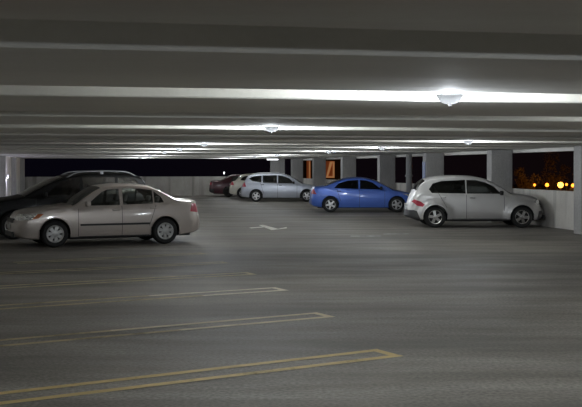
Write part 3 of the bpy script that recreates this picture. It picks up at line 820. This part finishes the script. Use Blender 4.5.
lamps = [(2.98, 0, 'brightest large ceiling light, right of the picture centre'), (2.65, 2, 'second ceiling light, near the picture centre'),
         (2.75, 5, 'small far ceiling light left of the centre, above the maroon sedan'), (2.7, 7, 'far small ceiling light right of the black minivan rear'),
         (2.7, 9, 'very far ceiling light in the left lamp row, above the bare far parapet'), (2.7, 12, 'ceiling light of the left lamp row, second from the far wall'), (2.7, 15, 'ceiling light of the left lamp row nearest the far wall'),
         (8.5, 1, 'ceiling light just outside the right picture edge'), (8.45, 4, 'ceiling light above the silver-grey retro hatchback roof'),
         (8.4, 6, 'ceiling light above the blue sedan'), (8.4, 8, 'far ceiling light over the rear of the blue sedan'),
         (8.4, 11, 'far ceiling light above the wagon'), (8.4, 13, 'ceiling light above the cream hatchback and maroon sedan'),
         (8.4, 16, 'ceiling light nearest the far right corner'),
         (2.9, -2, 'ceiling light behind the camera on the left'), (8.4, -3, 'ceiling light behind the camera on the right')]
for u, k, lab in lamps: ceiling_light(u, face(k), lab)

# bright fluorescent fitting near the far end
t = thing('ceiling_light', P(10.6, F0 + 15 * DP - .46, 2.28), TH, 'bright white tube light hung near the far wall', 'light')
bm = bmesh.new(); box(bm, -.36, .36, -.08, .08, .06, .12); box(bm, -.3, -.28, -.01, .01, .12, .72); box(bm, .28, .3, -.01, .01, .12, .72); obj('fixture_body', bm, M['housing'], t)
bm = bmesh.new(); box(bm, -.34, .34, -.03, .03, .0, .058, 0, None, .02); obj('tube', bm, emit('tube glow', (.95, .98, 1), 3.), t)
M['addedglow'] = emit('added lamp glow', (.75, .8, 1.), 4.)  # bluish lamps added to brighten the left wall and its columns
for v, lab in ((47.0, 'added bluish fill light at the left picture edge'), (54.6, 'added bluish fill light further along the left wall')):
    t = thing('added_wall_light', P(U0, v, 1.30), TH, lab, 'light', 'added bluish fill lamps on the left wall')
    bm = bmesh.new(); box(bm, 0, .12, -.12, .12, 0, .16, 0, None, .02); obj('fixture_body', bm, M['housing'], t)
    bm = bmesh.new(); box(bm, .02, .11, -.10, .10, -.03, .0); obj('lens', bm, M['addedglow'], t)
    ld = bpy.data.lights.new('lamp', 'POINT'); ld.energy = 34; ld.color = (.74, .74, 1.0); ld.shadow_soft_size = .08
    lo = bpy.data.objects.new('lamp', ld); COL.objects.link(lo); lo.parent = t; lo.location = (.22, 0, -.10)

# ------------------------------------------------------------------ outside, night
bm = bmesh.new(); vs = [bm.verts.new(p) for p in ((-400, -120, -6.5), (400, -120, -6.5), (400, 500, -6.5), (-400, 500, -6.5))]; bm.faces.new(vs)
o = obj('ground', bm, M['ground']); struct(o)
def street_lamp(px, py, D, r, col, s, label, group='street lamps seen over the right parapet', light=0):
    x = (px - 291) / 1000. * D; z = 1.8 - (py - 168) / 1000. * D
    t = thing('street_lamp', (x, D, -6.5), 0, label, 'street lamp', group)
    bm = bmesh.new(); lathe(bm, [(.09, 0), (.06, z + 6.5 + .1)], 8, close=True); obj('pole', bm, M['dark'], t, 40)
    bm = bmesh.new(); lathe(bm, [(.001, -r), (r * .7, -r * .72), (r, 0), (r * .7, r * .72), (.001, r)], 14, off=(0, 0, z + 6.5)); obj('lamp_globe', bm, emit('street glow', col, s), t, 80)
    if light:
        ld = bpy.data.lights.new('lamp', 'POINT'); ld.energy = light; ld.color = col; ld.shadow_soft_size = r * 1.05
        lo = bpy.data.objects.new('lamp', ld); COL.objects.link(lo); lo.parent = t; lo.location = (0, -2.5, z + 7.6)
OR = (1., .34, .035)
street_lamp(534.5, 185, 118, .17, OR, 2.0, 'orange street lamp glow, leftmost over the right parapet', light=700)
street_lamp(547, 185, 112, .22, OR, 2.6, 'orange street lamp glow, second from the left over the parapet', light=700)
street_lamp(560.5, 185, 105, .32, (1., .42, .06), 5, 'largest, brightest orange street lamp over the right parapet', light=1600)
street_lamp(566.5, 184.5, 125, .18, OR, 2.0, 'orange street lamp just right of the brightest one', light=700)
street_lamp(573, 185.5, 112, .22, OR, 2.6, 'orange street lamp nearest the right column', light=700)
street_lamp(224, 173, 160, .12, (.9, .95, 1.), 10, 'tiny white street lamp far beyond the far parapet', None)

def leaf_mat():
    m = simple('dark leaves', (.04, .032, .02), .8); return m
M['leaf'] = leaf_mat(); M['bark'] = simple('bark', (.06, .045, .035), .9)
def tree(px, D, top_py, wpx, label, seed):
    rnd = random.Random(seed)
    x = (px - 291) / 1000. * D; zt = 1.8 - (top_py - 168) / 1000. * D + 6.5; wr = wpx / 1000. * D / 2
    t = thing('tree', (x, D, -6.5), 0, label, 'tree', 'trees outside behind the street lamps')
    bm = bmesh.new(); h = zt - wr
    tube(bm, [(0, 0, 0), (.1, .05, h * .4), (0, 0, h * .8), (.15, 0, h)], .16, 8)
    for k in range(6):
        a = k * 1.05; tube(bm, [(0, 0, h * .62), (wr * .4 * math.cos(a), wr * .4 * math.sin(a), h * .85), (wr * .7 * math.cos(a), wr * .7 * math.sin(a), h)], .05, 6)
    obj('trunk', bm, M['bark'], t, 40)
    bm = bmesh.new(); zc = zt * .66; hz = zt * .34
    blobs = [(rnd.gauss(0, .4) * wr, rnd.gauss(0, .4) * wr, zc + rnd.gauss(0, .4) * hz, rnd.uniform(.3, .5) * wr) for _ in range(16)]
    for _ in range(1600):
        bx, by, bz, br = rnd.choice(blobs)
        d = Vector((rnd.gauss(0, 1), rnd.gauss(0, 1), rnd.gauss(0, 1))).normalized() * br * rnd.uniform(.6, 1.05)
        c = Vector((bx, by, bz)) + d; a = Vector((rnd.gauss(0, 1), rnd.gauss(0, 1), rnd.gauss(0, 1))).normalized(); b = a.orthogonal().normalized()
        sz = rnd.uniform(.10, .2); q = [bm.verts.new(c + a * sz), bm.verts.new(c + b * sz * .5), bm.verts.new(c - a * sz), bm.verts.new(c - b * sz * .5)]
        bm.faces.new(q)
    obj('foliage', bm, M['leaf'], t)
tree(524, 124, 166, 26, 'dark tree left of the orange street lamps', 3)
tree(552, 130, 160, 34, 'dark tree behind the brightest orange street lamps', 5)
tree(584, 122, 168, 26, 'dark tree at the right column behind the last street lamp', 8)
# lit building beyond the right side
t = thing('building', ((328 - 291) / 1000. * 140, 140, -6.5), 0, 'dark building outside with orange lit windows', 'building')
bm = bmesh.new(); box(bm, -4.2, 3.6, .05, 9, 0, 11.5); obj('wall', bm, simple('night brick', (.05, .045, .045), .9), t)
MW = emit('lit window glow', (1., .40, .17), .022)
MS = emit('lit stair glow', (1., .55, .24), .20)
def zpix(py): return 1.8 - (py - 168) / 1000. * 140 + 6.5
def xpix(px): return (px - 328) / 1000. * 140
for a, b, c, d2 in ((322, 334.8, 161, 178), (306.5, 311, 160, 183)):
    bm = bmesh.new(); x0, x1, z0, z1 = xpix(a), xpix(b), zpix(d2), zpix(c)
    for (p, q, r, s) in ((x0 - .08, x1 + .08, z1, z1 + .1), (x0 - .08, x1 + .08, z0 - .1, z0), (x0 - .08, x0, z0, z1), (x1, x1 + .08, z0, z1)):
        box(bm, p, q, -.08, .06, r, s)
    fr = obj('window', bm, M['dark'], t)
    bm = bmesh.new(); box(bm, x0, x1, .031, .048, z0, z1); obj('pane', bm, MW, fr)
    w_, h_ = x1 - x0, z1 - z0
    def bar(nm, pts):
        b2 = bmesh.new(); v = [b2.verts.new((x0 + p * w_, y_, z0 + q * h_)) for y_ in (-.01, .025) for p, q in pts]; n = len(pts)
        b2.faces.new(v[:n]); b2.faces.new(v[n:][::-1])
        for i in range(n): b2.faces.new((v[i], v[n + i], v[n + (i + 1) % n], v[(i + 1) % n]))
        obj(nm, b2, MS, fr)
    if b - a > 8:
        bar('lit_stair', [(.30, .02), (.44, .02), (.84, .96), (.62, .96)]); bar('lit_jamb', [(.84, .02), (.97, .02), (.97, .96), (.84, .96)])
        bar('lit_sill', [(.44, .02), (.84, .02), (.84, .10), (.50, .10)]); bar('lit_lamp', [(.04, .03), (.18, .03), (.18, .18), (.04, .18)])
    else: bar('lit_jamb', [(.55, .05), (.80, .05), (.80, .95), (.55, .95)])

# ------------------------------------------------------------------ world, camera
w = bpy.data.worlds.new('night'); scene.world = w; w.use_nodes = True
nt = w.node_tree; bg = nt.nodes['Background']
tc = nt.nodes.new('ShaderNodeTexCoord'); sp = nt.nodes.new('ShaderNodeSeparateXYZ'); nt.links.new(tc.outputs['Generated'], sp.inputs[0])
mr = nt.nodes.new('ShaderNodeMapRange'); mr.inputs['From Min'].default_value = -.2; mr.inputs['From Max'].default_value = .35
nt.links.new(sp.outputs['X'], mr.inputs['Value'])
cr = nt.nodes.new('ShaderNodeValToRGB')
cr.color_ramp.elements[0].color = (.0016, .0013, .0034, 1); cr.color_ramp.elements[1].color = (.0042, .0022, .0022, 1)
nt.links.new(mr.outputs[0], cr.inputs[0]); nt.links.new(cr.outputs[0], bg.inputs['Color'])
bg.inputs['Strength'].default_value = 1.0

cd = bpy.data.cameras.new('camera'); cam = bpy.data.objects.new('camera', cd); COL.objects.link(cam)
cam.location = (0, 0, 1.8); cam.rotation_euler = (PI / 2, 0, 0)
cd.sensor_width = 36; cd.lens = 1000. / 582 * 36; cd.shift_y = -35.5 / 582; cd.clip_end = 1000
scene.camera = cam
scene.view_settings.view_transform = 'Standard'; scene.view_settings.look = 'None'
scene.view_settings.gamma = 1; scene.view_settings.use_curve_mapping = False
scene.view_settings.exposure = 0.0
scene.cycles.use_denoising = True
scene.cycles.max_bounces = 8; scene.cycles.transparent_max_bounces = 24
scene.cycles.sample_clamp_indirect = 6
